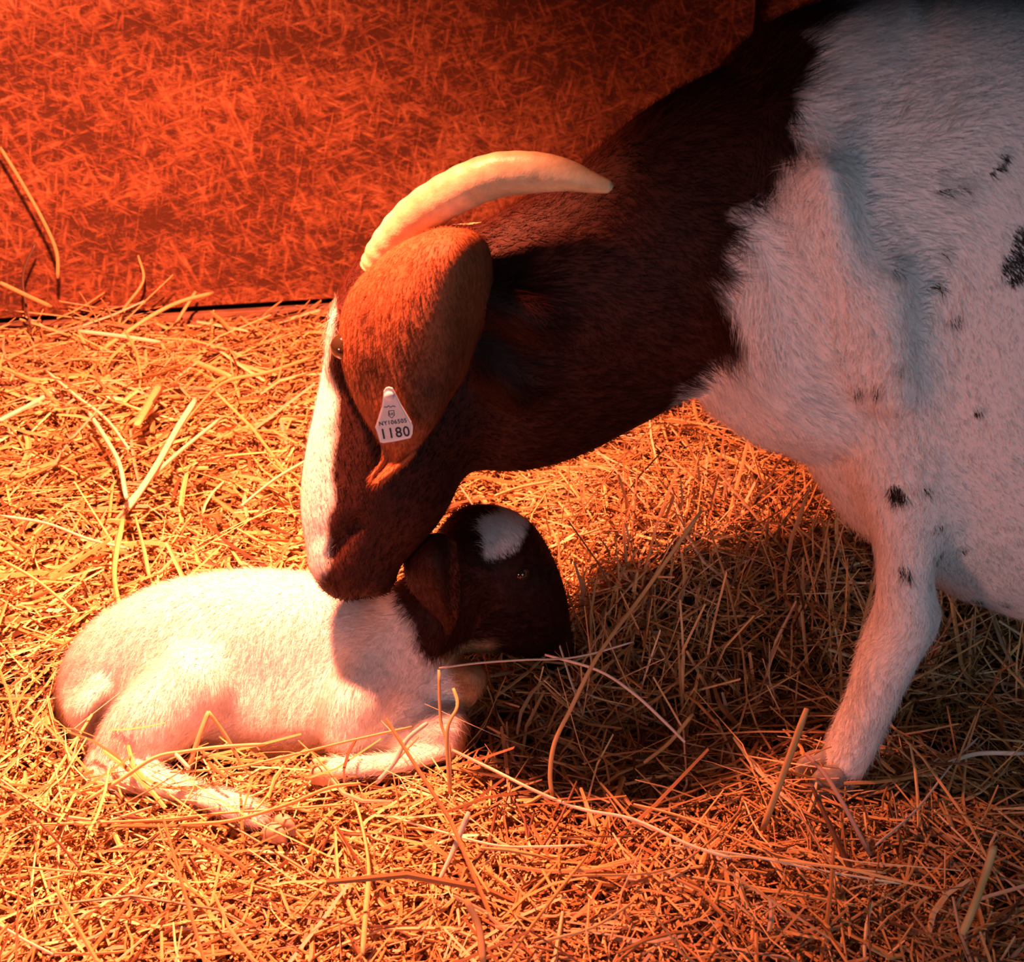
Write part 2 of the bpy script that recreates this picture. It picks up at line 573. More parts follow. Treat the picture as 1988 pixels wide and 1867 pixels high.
# brow and cheek
doe.limb([node(672, 640, 1.115, 34, 0.018), node(668, 700, 1.110, 30, 0.015)], 0.02, name='head')
doe.limb([node(850, 800, 1.120, 70, 0.02), node(900, 640, 1.130, 60, 0.02)], 0.03, name='head')
doe.limb([node(955, 575, 1.105, 42, 0.022), node(1030, 605, 1.10, 46, 0.024)], 0.02, name='ruff')
doe.limb([node(955, 700, 1.105, 34, 0.02), node(990, 738, 1.10, 36, 0.02)], 0.02, name='ruff')
# lips and chin
doe.limb([node(665, 1100, 1.092, 30, 0.020), node(735, 1120, 1.092, 36, 0.022)], 0.012, name='head')
doe.limb([node(630, 1086, 1.101, 27, 0.028), node(640, 1055, 1.103, 32, 0.03)], 0.012, name='head')
# brisket, shoulder
doe.limb([node(1560, 300, 1.10, 120, 0.05), node(1660, 520, 1.09, 130, 0.07), node(1730, 740, 1.075, 105, 0.055),
          node(1758, 900, 1.06, 88, 0.045), node(1765, 1040, 1.045, 66, 0.038), node(1757, 1110, 1.035, 56, 0.034),
          node(1757, 1185, 1.03, 63, 0.036), node(1722, 1275, 1.03, 60, 0.033), node(1690, 1360, 1.03, 52, 0.029),
          node(1655, 1440, 1.03, 51, 0.029), node(1632, 1490, 1.025, 46, 0.026)], 0.03, 4, name='leg')
doe.limb([node(1812, 1192, 1.03, 12), node(1790, 1220, 1.03, 22)], 0.02, name='leg')
# skin folds down the shoulder and chest
doe.limb([node(1600, 330, 1.03, 22, 0.02), node(1640, 520, 1.03, 20, 0.02), node(1668, 700, 1.045, 20, 0.02)], 0.035, name='leg')
doe.limb([node(1560, 380, 1.055, 22, 0.02), node(1585, 520, 1.055, 24, 0.02), node(1625, 640, 1.06, 18, 0.02)], 0.035, name='leg')
doe.limb([node(1470, 450, 1.09, 70, 0.04), node(1500, 620, 1.09, 90, 0.05), node(1580, 760, 1.10, 60, 0.04)], 0.04, name='brisket')
doe.limb([node(1720, 560, 1.012, 20, 0.012), node(1740, 760, 1.015, 18, 0.012)], 0.04, name='leg')
# far foreleg and hind legs
doe.limb([[0.42, 1.26, 0.40, 0.06, 0.05], [0.43, 1.27, 0.27, 0.045, 0.035], [0.425, 1.275, 0.17, 0.032, 0.03],
          [0.44, 1.275, 0.07, 0.025, 0.024], [0.43, 1.275, 0.035, 0.03, 0.026]], 0.03, 4, name='leg')
for yy in (1.07, 1.29):
    doe.limb([[1.10, yy, 0.50, 0.13, 0.07], [1.06, yy, 0.36, 0.09, 0.055], [1.14, yy, 0.25, 0.045, 0.035],
              [1.17, yy, 0.20, 0.034, 0.03], [1.15, yy, 0.10, 0.026, 0.024], [1.13, yy, 0.035, 0.03, 0.026]], 0.03, 4, name='leg')
# mouth slit and nostril
doe.limb([node(636, 1092, 1.062, 12, 0.014), node(662, 1058, 1.060, 12, 0.014), node(696, 1018, 1.064, 12, 0.012)], 0.004, name='cut', cut=True)
doe.limb([node(606, 1060, 1.070, 12, 0.011), node(618, 1040, 1.068, 12, 0.010)], 0.004, name='cut', cut=True)

WHITE = np.array((0.88, 0.86, 0.83)); BROWN = np.array((0.036, 0.0095, 0.0055)); DKB = np.array((0.07, 0.022, 0.014))
BLACK = np.array((0.03, 0.02, 0.018))
# edge of the brown hood, as world x over z on the near side
edge_px = [(1720, -60), (1655, 40), (1600, 110), (1530, 165), (1508, 250), (1480, 330), (1425, 395), (1392, 450), (1385, 540), (1398, 610), (1385, 680), (1330, 760), (1300, 800)]
edge = np.array([P(a, b, 1.10) for a, b in edge_px])
edge = edge[np.argsort(edge[:, 2])]


def smooth01(x, w):
    return np.clip(0.5 + x / (2 * w), 0, 1)


dv, df = doe.mesh()
dn = vnormals(dv, df)
dli, dT, du, dt = doe.locate(dv)
dnames = np.array([l[0] for l in doe.limbs])[dli]


def doe_color_at(v, blaze):
    xe = np.interp(v[:, 2], edge[:, 2], edge[:, 0])
    w = smooth01(v[:, 0] - xe + 0.010 * snoise(v, 70, 11) + 0.006 * snoise(v, 190, 12), 0.007)
    br = BROWN[None] * (1 + 0.35 * snoise(v, 30, 13))[:, None]
    c = br * (1 - w[:, None]) + WHITE[None] * w[:, None]
    c = c * (1 - blaze[:, None]) + WHITE[None] * 0.95 * blaze[:, None]
    # tan back of the pastern
    tp = P(1715, 1445, 1.06)
    k = np.exp(-(((v - tp) / np.array((0.022, 0.04, 0.03))) ** 2).sum(1)) * 0.8
    return c * (1 - k[:, None]) + np.array((0.30, 0.13, 0.06)) * k[:, None]


FPTS = (P(620, 1110, 1.100), P(600, 1040, 1.106), P(584, 960, 1.114), P(592, 880, 1.120), P(618, 760, 1.134), P(640, 640, 1.148))
bz = np.zeros(len(dv))
a0, a1 = P(612, 1040, YD), P(640, 640, YD)
hz = dv[:, 2]
onhead = (dnames == 'head') & (dv[:, 0] < 0.02)
fx = np.interp(hz, [a[2] for a in FPTS],
               [a[0] for a in FPTS])
wd = np.interp(hz, [0.20, 0.225, 0.27, 0.34, 0.42, 0.48], [-0.012, 0.010, 0.028, 0.027, 0.014, 0.002])
bz = np.where(onhead, smooth01(fx + wd - dv[:, 0] + 0.006 * snoise(dv, 120, 5), 0.004), 0.0)
dcol = doe_color_at(dv, bz)

goat = empty('goat', (0.36, 1.15, 0.0))
bpy.context.view_layer.update()
tag(goat, 'large brown-headed white doe bending down to nuzzle the kid', 'goat')
body = child(mesh_np('body', dv, df, None, M_FUR), goat)
set_attr(body, 'Col', dcol, 'FLOAT_COLOR')

# hair flow
flow = dT.copy()
flow[dnames == 'trunk'] += (0, 0, -0.55)
flow[dnames == 'brisket'] += (0.2, 0, -0.8)
bvh = BVHTree.FromPolygons([tuple(p) for p in dv], [tuple(int(i) for i in q) for q in df])


def hit(px, py):
    d = Vector(P(px, py, 1.0)) - Vector((0, 0, CAMH))
    h = bvh.ray_cast(Vector((0, 0, CAMH)), d.normalized())
    return None if h[0] is None else np.array(h[0])


marks = [(1968, 510, 26, 30, 0), (1990, 480, 20, 40, 20), (1742, 950, 13, 16, 40), (1757, 1102, 12, 7, 0), (1935, 318, 20, 4, 40), (1945, 300, 8, 5, 20),
         (1840, 364, 26, 3, 15), (1808, 552, 16, 4, 15), (1855, 612, 11, 5, 35), (1822, 484, 7, 3, 20), (1705, 752, 8, 4, 0),
         (1896, 1165, 12, 5, 30), (1948, 1172, 7, 5, 0), (1825, 1078, 16, 3, 45), (1822, 1020, 12, 3, 20), (1896, 795, 8, 4, 30),
         (1748, 706, 9, 3, 20), (1735, 520, 6, 3, 0), (1868, 1065, 10, 3, 60), (1795, 945, 9, 3, 20), (1980, 1265, 12, 6, 70), (1668, 755, 8, 4, 0)]
mk = []
for (a, b, ra, rb, an) in marks:
    h = hit(min(a, 1986), b)
    if h is not None:
        mk.append((h, ra * mpp(h[1]), rb * mpp(h[1]) * 1.1, math.radians(an)))


def doe_hair_color(p):
    # nearest body colour by grid of the mesh vertices is replaced by evaluating the same pattern
    on = (p[:, 0] < 0.02)
    fxx = np.interp(p[:, 2], np.sort([a[2] for a in FPTS]),
                    [a[0] for a in FPTS])
    w = np.interp(p[:, 2], [0.20, 0.225, 0.27, 0.34, 0.42, 0.48], [-0.012, 0.010, 0.028, 0.027, 0.014, 0.002])
    b = np.where(on & (p[:, 2] < 0.47), smooth01(fxx + w - p[:, 0] + 0.006 * snoise(p, 120, 5), 0.004), 0.0)
    c = doe_color_at(p, b)
    for h, ra, rb, an in mk:
        dx, dz = p[:, 0] - h[0], p[:, 2] - h[2]
        e = ((dx * math.cos(an) + dz * math.sin(an)) / ra) ** 2 + ((-dx * math.sin(an) + dz * math.cos(an)) / rb) ** 2
        c[(e < 1) & (p[:, 1] < 1.15)] = (0.04, 0.03, 0.025)
    return c


def doe_dens(c):
    d = np.where((c[:, 0] < 0.60) & (c[:, 1] < 1.24), 1.0, 0.22)
    for h, ra, rb, an in mk:
        d = np.where((np.abs(c - h) < max(ra, rb, 0.006)).all(1), 5.0, d)
    return d


def doe_len(p):
    L = np.full(len(p), 1.0)
    L = np.where((p[:, 0] < 0.0) & (p[:, 2] < 0.45), 0.6, L)
    L = np.where((p[:, 0] > 0.36), 0.62, L)
    xe = np.interp(p[:, 2], edge[:, 2], edge[:, 0])
    L = np.where(np.abs(p[:, 0] - xe - 0.01) < 0.03, 1.7, L)
    for q in (P(1020, 600, 1.09), P(985, 735, 1.09)):
        L = np.where(((p - q) ** 2).sum(1) < 0.035 ** 2, 1.8, L)
    return L


child(fur('coat', dv, df, dn, flow, doe_hair_color, 120000, 0.014, 0.00030, M_HAIR, None, 0.16, doe_dens, doe_len, 0.25, 21), goat)


def tube(name, pts, rad, mat, parent=None, sides=16, ridge=None, flat=1.0, caps=True):
    pts = np.array(pts, float); n = len(pts)
    T = np.gradient(pts, axis=0); T /= np.linalg.norm(T, axis=1)[:, None]
    ref = np.array((0, 1.0, 0.05))
    V = []
    for i in range(n):
        a = ref - T[i] * (ref @ T[i]); a /= np.linalg.norm(a)
        b = np.cross(T[i], a)
        for k in range(sides):
            th = 2 * math.pi * k / sides
            r = rad[i] * (1 + (ridge(i, th) if ridge else 0))
            V.append(pts[i] + (a * math.cos(th) * flat + b * math.sin(th)) * r)
    q = [(i * sides + k, i * sides + (k + 1) % sides, (i + 1) * sides + (k + 1) % sides, (i + 1) * sides + k) for i in range(n - 1) for k in range(sides)]
    tr = []
    if caps:
        V += [pts[0], pts[-1]]
        for k in range(sides):
            tr.append((n * sides, (k + 1) % sides, k))
            tr.append((n * sides + 1, (n - 1) * sides + k, (n - 1) * sides + (k + 1) % sides))
    return mesh_np(name, V, q, tr or None, mat, parent)


def horn(name, ctl, seed):
    c = spline(np.array([[*P(a, b, y), hw * mpp(y)] for a, b, y, hw in ctl]), 14)
    r = np.random.default_rng(seed)
    ph = r.random() * 6
    n = len(c)
    o = tube(name, c[:, :3], c[:, 3], M_HORN, None, 26,
             lambda i, th: 0.030 * math.sin(i * 1.05 + ph + 0.3 * math.sin(th)) * max(0, 1 - i / n * 1.5) + 0.012 * math.sin(3 * th + i * 0.1), 0.8)
    return child(o, goat)


horn('horn', [(735, 525, 1.125, 38), (755, 482, 1.12, 38), (805, 424, 1.11, 40), (880, 374, 1.10, 41), (960, 341, 1.09, 41), (1040, 334, 1.08, 37),
              (1100, 340, 1.07, 29), (1145, 353, 1.063, 20), (1178, 361, 1.058, 13), (1186, 363, 1.057, 9), (1189, 364, 1.057, 3)], 1)
horn('horn', [(745, 535, 1.19, 32), (790, 480, 1.20, 30), (850, 466, 1.21, 26), (905, 452, 1.205, 19), (950, 440, 1.19, 11), (972, 431, 1.182, 6)], 2)


def sheet(rows, mu, mv, thick):
    """rows x columns of control points -> closed thick flap. returns verts, quads, uv"""
    R = np.array(rows, float)
    a = np.stack([spline(R[:, j], mu) for j in range(R.shape[1])], 1)
    b = np.stack([spline(a[i], mv) for i in range(a.shape[0])], 0)
    n, m = b.shape[:2]
    du_ = np.gradient(b, axis=0); dv_ = np.gradient(b, axis=1)
    N = np.cross(du_, dv_); N /= np.linalg.norm(N, axis=2)[:, :, None] + 1e-9
    uu, vv = np.meshgrid(np.linspace(0, 1, n), np.linspace(0, 1, m), indexing='ij')
    th = thick * (0.35 + 0.65 * np.minimum(1, np.minimum(vv, 1 - vv) * 8))[:, :, None]
    F = (b + N * th / 2).reshape(-1, 3); K = (b - N * th / 2).reshape(-1, 3)
    i = np.arange(n - 1)[:, None] * m + np.arange(m - 1)[None]
    q = np.stack([i, i + m, i + m + 1, i + 1], -1).reshape(-1, 4)
    nv = n * m
    Q = [q, q[:, ::-1] + nv]
    bd = [(k, k + 1) for k in range(m - 1)] + [((k + 1) * m - 1, (k + 2) * m - 1) for k in range(n - 1)] + \
         [(nv - 1 - k, nv - 2 - k) for k in range(m - 1)] + [((n - 1 - k) * m, (n - 2 - k) * m) for k in range(n - 1)]
    Q.append(np.array([(a_, b_, b_ + nv, a_ + nv) for a_, b_ in bd]))
    return np.vstack([F, K]), np.concatenate(Q), uu.ravel(), vv.ravel(), N.reshape(-1, 3)


# near ear, rows from root to tip; columns: front rim, outer face, outer face, back crease, back rim
ear_rows = [
    [(800, 520, 1.120), (845, 490, 1.116), (890, 478, 1.105), (930, 500, 1.105), (945, 560, 1.120)],
    [(745, 505, 1.108), (800, 468, 1.091), (868, 448, 1.074), (935, 468, 1.075), (956, 545, 1.105)],
    [(690, 552, 1.100), (755, 515, 1.064), (840, 490, 1.040), (905, 505, 1.043), (955, 600, 1.100)],
    [(664, 612, 1.095), (725, 600, 1.051), (800, 590, 1.024), (880, 590, 1.028), (930, 650, 1.090)],
    [(660, 680, 1.085), (715, 690, 1.046), (785, 690, 1.018), (868, 680, 1.022), (905, 720, 1.076)],
    [(678, 750, 1.072), (722, 765, 1.043), (785, 770, 1.016), (852, 750, 1.020), (872, 775, 1.058)],
    [(705, 805, 1.060), (738, 822, 1.041), (785, 828, 1.018), (832, 812, 1.020), (842, 825, 1.042)],
    [(734, 852, 1.048), (755, 862, 1.042), (780, 868, 1.026), (806, 860, 1.026), (814, 862, 1.030)],
    [(742, 890, 1.040), (755, 893, 1.046), (771, 894, 1.036), (790, 888, 1.034), (800, 882, 1.024)],
    [(722, 922, 1.036), (730, 925, 1.043), (742, 925, 1.035), (755, 918, 1.034), (765, 912, 1.026)],
    [(719, 938, 1.034), (723, 940, 1.040), (728, 940, 1.033), (734, 937, 1.033), (740, 933, 1.030)],
]
ev, eq, eu, evv, eN = sheet([[P(*c) for c in row] for row in ear_rows], 6, 6, 0.006)


def ear_color(v, n):
    half = len(v) // 2
    c = np.tile(np.array((0.27, 0.095, 0.038)), (len(v), 1)) * (1 + 0.25 * snoise(v, 45, 31))[:, None]
    for (a, b, r_, s) in ((790, 690, 40, .5), (835, 730, 22, .7), (725, 720, 35, .75), (700, 760, 24, .6), (705, 640, 25, .5), (815, 775, 26, .7), (760, 830, 30, .4)):
        q = P(a, b, 1.035)
        k = s * np.exp(-(((v[:, [0, 2]] - q[[0, 2]]) / (r_ * 1.25 * mpp(1.02))) ** 2).sum(1))
        c = c * (1 - k[:, None]) + BLACK[None] * k[:, None]
    return np.clip(c, 0.005, 1)


ear = child(mesh_np('ear', ev, eq, None, M_FUR), goat)
ec = ear_color(ev, None)
ec[:len(ev) // 2][:] = ec[:len(ev) // 2]
set_attr(ear, 'Col', ec, 'FLOAT_COLOR')
en = vnormals(ev, eq)
efl = np.tile(np.array((-0.15, 0, -1.0)), (len(ev), 1))
child(fur('ear_hair', ev, eq, en, efl, lambda p: ear_color(p, None), 16000, 0.008, 0.00028, M_HAIR, None, 0.12, None, None, 0.22, 33), ear) if False else \
    setattr(fur('ear_hair', ev, eq, en, efl, lambda p: ear_color(p, None), 16000, 0.008, 0.00028, M_HAIR, None, 0.12, None, None, 0.22, 33), 'parent', ear)

# far ear, mostly hidden behind the face
far_rows = [[tuple(P(790 + dx, 560, 1.205 + dy)) for dx, dy in ((-40, -.01), (0, .01), (40, 0))],
            [tuple(P(740 + dx, 640, 1.225 + dy)) for dx, dy in ((-60, -.015), (0, .01), (60, 0))],
            [tuple(P(740 + dx, 760, 1.225 + dy)) for dx, dy in ((-60, -.015), (0, .01), (60, 0))],
            [tuple(P(750 + dx, 860, 1.215 + dy)) for dx, dy in ((-30, -.008), (0, .004), (30, 0))]]
fv, fq, _, _, _ = sheet(far_rows, 6, 6, 0.006)
ear2 = child(mesh_np('ear', fv, fq, None, M_FUR), goat)
set_attr(ear2, 'Col', ear_color(fv, None), 'FLOAT_COLOR')


def ball(name, c, r, mat, parent=None, sq=(1, 1, 1), n=20):
    th, ph = np.meshgrid(np.linspace(0, math.pi, n), np.linspace(0, 2 * math.pi, n * 2, endpoint=False), indexing='ij')
    v = np.stack([np.sin(th) * np.cos(ph), np.sin(th) * np.sin(ph), np.cos(th)], -1) * r * np.array(sq)
    v = v.reshape(-1, 3) + np.array(c)
    i = np.arange(n - 1)[:, None] * (2 * n) + np.arange(2 * n)[None]
    j = np.arange(n - 1)[:, None] * (2 * n) + (np.arange(2 * n)[None] + 1) % (2 * n)
    q = np.stack([i, i + 2 * n, j + 2 * n, j], -1).reshape(-1, 4)
    return mesh_np(name, v, q, None, mat, parent)


child(ball('eye', P(668, 672, 1.088), 0.012, M_EYE), goat)


def hoof(name, c, root, ang=0.0, s=1.0):
    """two claws"""
    V, Q = [], []
    prof = [(0.0, 0.028, 0.013), (0.012, 0.025, 0.0125), (0.026, 0.020, 0.012), (0.036, 0.012, 0.007)]
    for sgn in (-1, 1):
        b0 = len(V)
        for z, l, w in prof:
            for k in range(14):
                th = 2 * math.pi * k / 14
                x = l * math.cos(th); y = w * math.sin(th)
                if x < 0: x *= 1.25; y *= (1 + x * 10)
                x = (x - 0.3 * z) * s; y = (y + sgn * 0.0135) * s
                V.append((c[0] + x * math.cos(ang) - y * math.sin(ang), c[1] + x * math.sin(ang) + y * math.cos(ang), c[2] + z * s))
        for i in range(3):
            for k in range(14):
                Q.append((b0 + i * 14 + k, b0 + i * 14 + (k + 1) % 14, b0 + (i + 1) * 14 + (k + 1) % 14, b0 + (i + 1) * 14 + k))
        for k in range(6):                                     # crown of the claw
            Q.append((b0 + 42 + k, b0 + 42 + k + 1, b0 + 42 + 12 - k, b0 + 42 + 13 - k))
    return child(mesh_np(name, V, Q, None, M_HOOF), root)


hoof('hoof', P(1608, 1502, 1.015) + (0, 0, -0.014), goat, 0.35, 0.9)
hoof('hoof', (0.41, 1.275, 0.0), goat)
hoof('hoof', (1.11, 1.07, 0.0), goat)
hoof('hoof', (1.11, 1.29, 0.0), goat)
tl = tube('tail', [(1.32, 1.18, 0.62), (1.37, 1.18, 0.64), (1.41, 1.18, 0.60), (1.42, 1.18, 0.54)], [0.025, 0.028, 0.024, 0.008], M_FUR)
set_attr(tl, 'Col', np.tile(WHITE, (len(tl.data.vertices), 1)), 'FLOAT_COLOR')
child(tl, goat)

# ------------------------------------------------------------------ ear tag
YT = 1.003
tc = P(767, 806, YT)
k_ = mpp(YT) * 1.0


def tagpt(px, py, d=0.0):
    q = P(px, py, YT)
    return q + np.array((0, -d, 0))


tag_out = [(733, 838), (729, 828), (741, 790), (744, 768), (745, 758), (749, 752), (755, 750), (762, 752), (768, 762), (779, 784), (799, 818), (802, 826), (801, 840), (797, 848), (770, 854), (744, 858), (738, 856)]


def plate(name, outline, d0, d1, mat):
    n = len(outline)
    V = [tagpt(a, b, d0) for a, b in outline] + [tagpt(a, b, d1) for a, b in outline]
    cx = np.mean([a for a, b in outline]); cy = np.mean([b for a, b in outline])
    V += [tagpt(cx, cy, d0), tagpt(cx, cy, d1)]
    q = [(i, (i + 1) % n, n + (i + 1) % n, n + i) for i in range(n)]
    t = []
    for i in range(n):
        t += [(2 * n, (i + 1) % n, i), (2 * n + 1, n + i, n + (i + 1) % n)]
    return mesh_np(name, V, q, t, mat, smooth=False)


eartag = child(plate('ear_tag', tag_out, 0.0, 0.0016, M_TAGRIM), goat)
eartag['label'] = 'white plastic tag printed 1180'
cx0, cy0 = 766, 810
face = plate('tag_face', [(cx0 + (a - cx0) * 0.88, cy0 + (b - cy0) * 0.90) for a, b in tag_out], 0.0015, 0.0020, M_TAG)
face.parent = eartag


def text(name, s, px, py, hpx, ang, squash=1.0):
    cu = bpy.data.curves.new(name, 'FONT')
    cu.body = s; cu.align_x = 'CENTER'; cu.align_y = 'CENTER'; cu.size = hpx * mpp(YT) * 1.38; cu.extrude = 0.0001; cu.offset = cu.size * 0.012
    cu.space_character = 1.12
    tmp = bpy.data.objects.new(name, cu)
    COL.objects.link(tmp)
    bpy.context.view_layer.update()
    me = bpy.data.meshes.new_from_object(tmp.evaluated_get(bpy.context.evaluated_depsgraph_get()))
    bpy.data.objects.remove(tmp)
    o = bpy.data.objects.new(name, me); COL.objects.link(o)
    me.materials.clear(); me.materials.append(M_INK)
    ca, sa = math.cos(ang), math.sin(ang)
    c = tagpt(px, py, 0.0022)
    for v in me.vertices:
        x, y = v.co.x * squash, v.co.y
        v.co = Vector((c[0] + x * ca - y * sa, c[1] - v.co.z, c[2] + x * sa + y * ca))
    o.parent = eartag
    return o


text('printed_number', '1180', 767, 838, 22, math.radians(7), 0.88)
text('printed_code', 'NY106505', 763, 817, 9, math.radians(8), 0.92)
text('printed_crest', 'US', 760, 801, 5, math.radians(4), 0.9)
text('printed_line', '~ UNIT ~', 757, 786, 4, math.radians(4), 0.9) if False else None
sh = [(755, 795), (765, 794), (766, 803), (761, 809), (755, 804)]
shv = tube('printed_shield', [tagpt(a, b, 0.0021) for a, b in sh + sh[:1]], [0.0004] * 6, M_INK, None, 6, None, 0.3, False)
shv.parent = eartag
for nm, pts_ in (('printed_mark', [(746, 787), (751, 788), (755, 785), (759, 788), (763, 785), (768, 787)]),):
    o = tube(nm, [tagpt(a, b, 0.0021) for a, b in pts_], [0.0004] * len(pts_), M_INK, None, 6, None, 0.3, False)
    o.parent = eartag
st = ball('stud', tagpt(756, 766, 0.002), 0.0042, M_TAG, None, (1, 0.5, 1), 10)
st.parent = eartag

# ------------------------------------------------------------------ the kid
kidb = Body((-0.50, 0.88, -0.02), (0.12, 1.34, 0.26), 0.0034)
YK = 1.166
kidb.limb([ring((172, 1335), (185, 1430), YK, 0.035),
           ring((215, 1240), (250, 1480), YK, 0.055),
           ring((320, 1158), (350, 1500), YK, 0.068),
           ring((450, 1122), (480, 1500), YK, 0.075),
           ring((590, 1128), (620, 1500), YK, 0.074),
           ring((690, 1168), (720, 1480), YK, 0.066),
           ring((770, 1225), (800, 1460), YK, 0.052),
           ring((815, 1270), (850, 1430), YK, 0.035)][::-1], 0.02, 6, name='trunk')
# neck and head, looking away to the right
kidb.limb([node(1082, 1282, 1.235, 36, 0.021), node(1066, 1232, 1.218, 50, 0.025), node(1020, 1150, 1.20, 84, 0.036),
           node(965, 1078, 1.19, 98, 0.044), node(925, 1050, 1.185, 72, 0.040)], 0.02, 5, name='head')
kidb.limb([node(950, 1085, 1.185, 78, 0.040), node(880, 1130, 1.17, 80, 0.040), node(820, 1200, 1.15, 92, 0.045), node(760, 1270, 1.14, 110, 0.055)], 0.03, 5, name='neck')
# haunch, hind leg folded forward
kidb.limb([node(380, 1330, 1.09, 90, 0.035), node(300, 1400, 1.07, 92, 0.04), node(228, 1462, 1.055, 56, 0.03), node(208, 1500, 1.045, 34, 0.02)], 0.02, 5, name='haunch')
kidb.limb([node(208, 1492, 1.04, 42, 0.025), node(290, 1512, 1.012, 31, 0.018), node(380, 1540, 0.988, 21, 0.012), node(460, 1566, 0.966, 25, 0.014), node(505, 1586, 0.955, 20, 0.012)], 0.012, 5, name='leg')
kidb.limb([node(470, 1385, 1.12, 85, 0.04), node(600, 1375, 1.12, 90, 0.045), node(700, 1365, 1.125, 100, 0.045), node(800, 1370, 1.12, 88, 0.045), node(845, 1395, 1.11, 60, 0.035)], 0.035, 5, name='trunk')
kidb.limb([node(900, 1200, 1.175, 70, 0.035), node(965, 1195, 1.18, 78, 0.036), node(1020, 1225, 1.19, 50, 0.026)], 0.025, 5, name='head')
# rump and pin bone
kidb.limb([node(170, 1375, 1.13, 42, 0.03), node(180, 1430, 1.12, 36, 0.025)], 0.02, name='haunch')
# near foreleg: shoulder, forearm, knee, folded cannon
kidb.limb([node(760, 1265, 1.13, 70, 0.03), node(700, 1350, 1.088, 72, 0.035), node(672, 1420, 1.068, 52, 0.028)], 0.018, 5, name='leg')
kidb.limb([node(690, 1425, 1.085, 46, 0.026), node(790, 1420, 1.085, 50, 0.026), node(872, 1405, 1.075, 38, 0.020), node(882, 1432, 1.07, 26, 0.016)], 0.012, 5, name='foreleg')
kidb.limb([node(878, 1445, 1.068, 24, 0.014), node(780, 1478, 1.045, 20, 0.012), node(690, 1488, 1.025, 20, 0.012), node(650, 1490, 1.02, 21, 0.012)], 0.008, 5, name='foreleg')
# far foreleg knee, tucked ahead of the chest
kidb.limb([node(800, 1320, 1.14, 60, 0.03), node(870, 1318, 1.12, 44, 0.024), node(912, 1318, 1.11, 34, 0.019), node(905, 1350, 1.105, 26, 0.014)], 0.012, 5, name='foreleg')
kidb.limb([node(1030, 1282, 1.19, 10, 0.008), node(1072, 1278, 1.195, 9, 0.008)], 0.006, name='cut', cut=True)
kidb.limb([node(195, 1335, 1.115, 26, 0.016), node(163, 1372, 1.10, 25, 0.015), node(158, 1415, 1.095, 16, 0.011), node(172, 1440, 1.09, 9, 0.007)], 0.010, 5, name='haunch')
kv, kf = kidb.mesh()
kn = vnormals(kv, kf)
kli, kT, ku, kt = kidb.locate(kv)
knm = np.array([l[0] for l in kidb.limbs])[kli]
KN0, KN1 = P(720, 1120, 1.13), P(900, 1310, 1.13)
TAN = np.array((0.52, 0.30, 0.15))


def kid_color(v):
    # line from withers to chest parts white body from brown neck and head
    d = (v[:, 0] - KN0[0]) * (KN0[2] - KN1[2]) - (KN0[2] - v[:, 2]) * (KN1[0] - KN0[0])
    d = d / math.hypot(KN1[0] - KN0[0], KN1[2] - KN0[2])
    w = smooth01(P(886, 1300, 1.13)[0] - v[:, 0] + 0.004 * snoise(v, 90, 46), 0.005) * smooth01(-d + 0.004 * snoise(v, 90, 41) + 0.002 * snoise(v, 260, 42), 0.005)
    # knees and legs are tan, not brown
    low = smooth01(P(900, 1290, 1.10)[2] - v[:, 2], 0.006) * smooth01(P(955, 1300, 1.12)[0] - v[:, 0], 0.006) * smooth01(1.152 - v[:, 1], 0.006)
    dark = BROWN * 1.05
    br = dark[None] * (1 - low[:, None]) + TAN[None] * low[:, None]
    # dark patch over the eye, pale forehead
    q = P(995, 1030, 1.155)
    k = smooth01(1 - np.sqrt((((v - q) / np.array((0.027, 0.050, 0.024))) ** 2).sum(1)) + 0.28 * snoise(v, 160, 43), 0.10)
    br = br * (1 - k[:, None]) + WHITE[None] * k[:, None]
    q = P(1010, 1130, 1.16)
    k = 0.8 * np.exp(-(((v - q) / np.array((0.05, 0.08, 0.02))) ** 2).sum(1))
    br = br * (1 - k[:, None]) + BLACK[None] * k[:, None]
    c = br * (1 - w[:, None]) + WHITE[None] * 1.02 * w[:, None]
    return c


kid = empty('kid_goat', (-0.22, 1.10, 0.0))
bpy.context.view_layer.update()
tag(kid, 'small white newborn kid with brown head lying in the straw', 'goat kid')
kbody = child(mesh_np('body', kv, kf, None, M_FUR), kid)
set_attr(kbody, 'Col', kid_color(kv), 'FLOAT_COLOR')
kflow = kT.copy()
kflow[knm == 'trunk'] = -kflow[knm == 'trunk'] * -1 + (0, 0, 0)
kflow[knm == 'trunk'] = np.array((-0.7, -0.1, -0.6))
kflow[knm == 'leg'] += (0, 0, -0.1)
child(fur('coat', kv, kf, kn, kflow, kid_color, 60000, 0.011, 0.00026, M_HAIR, None, 0.18,
          lambda c: np.where((c[:, 1] < 1.2), 1.0, 0.3), None, 0.35, 44), kid)
# ear of the kid, hanging, seen from outside
kr = [[(806, 1048, 1.118), (850, 1036, 1.110), (885, 1052, 1.118)],
      [(786, 1085, 1.110), (842, 1076, 1.090), (888, 1085, 1.104)],
      [(790, 1130, 1.104), (848, 1128, 1.082), (894, 1130, 1.100)],
      [(820, 1170, 1.100), (860, 1172, 1.084), (893, 1178, 1.100)],
      [(856, 1205, 1.098), (870, 1212, 1.092), (884, 1212, 1.098)],
      [(866, 1226, 1.098), (870, 1229, 1.096), (875, 1227, 1.098)]]
v_, q_, _, _, _ = sheet([[P(*c) for c in row] for row in kr], 6, 8, 0.004)
ke = mesh_np('ear', v_, q_, None, M_FUR)
cc = np.tile(BROWN * 0.9, (len(v_), 1))
kx = P(884, 1130, 1.10)[0]
m_ = smooth01(v_[:, 0] - kx + 0.004, 0.003)[:, None]
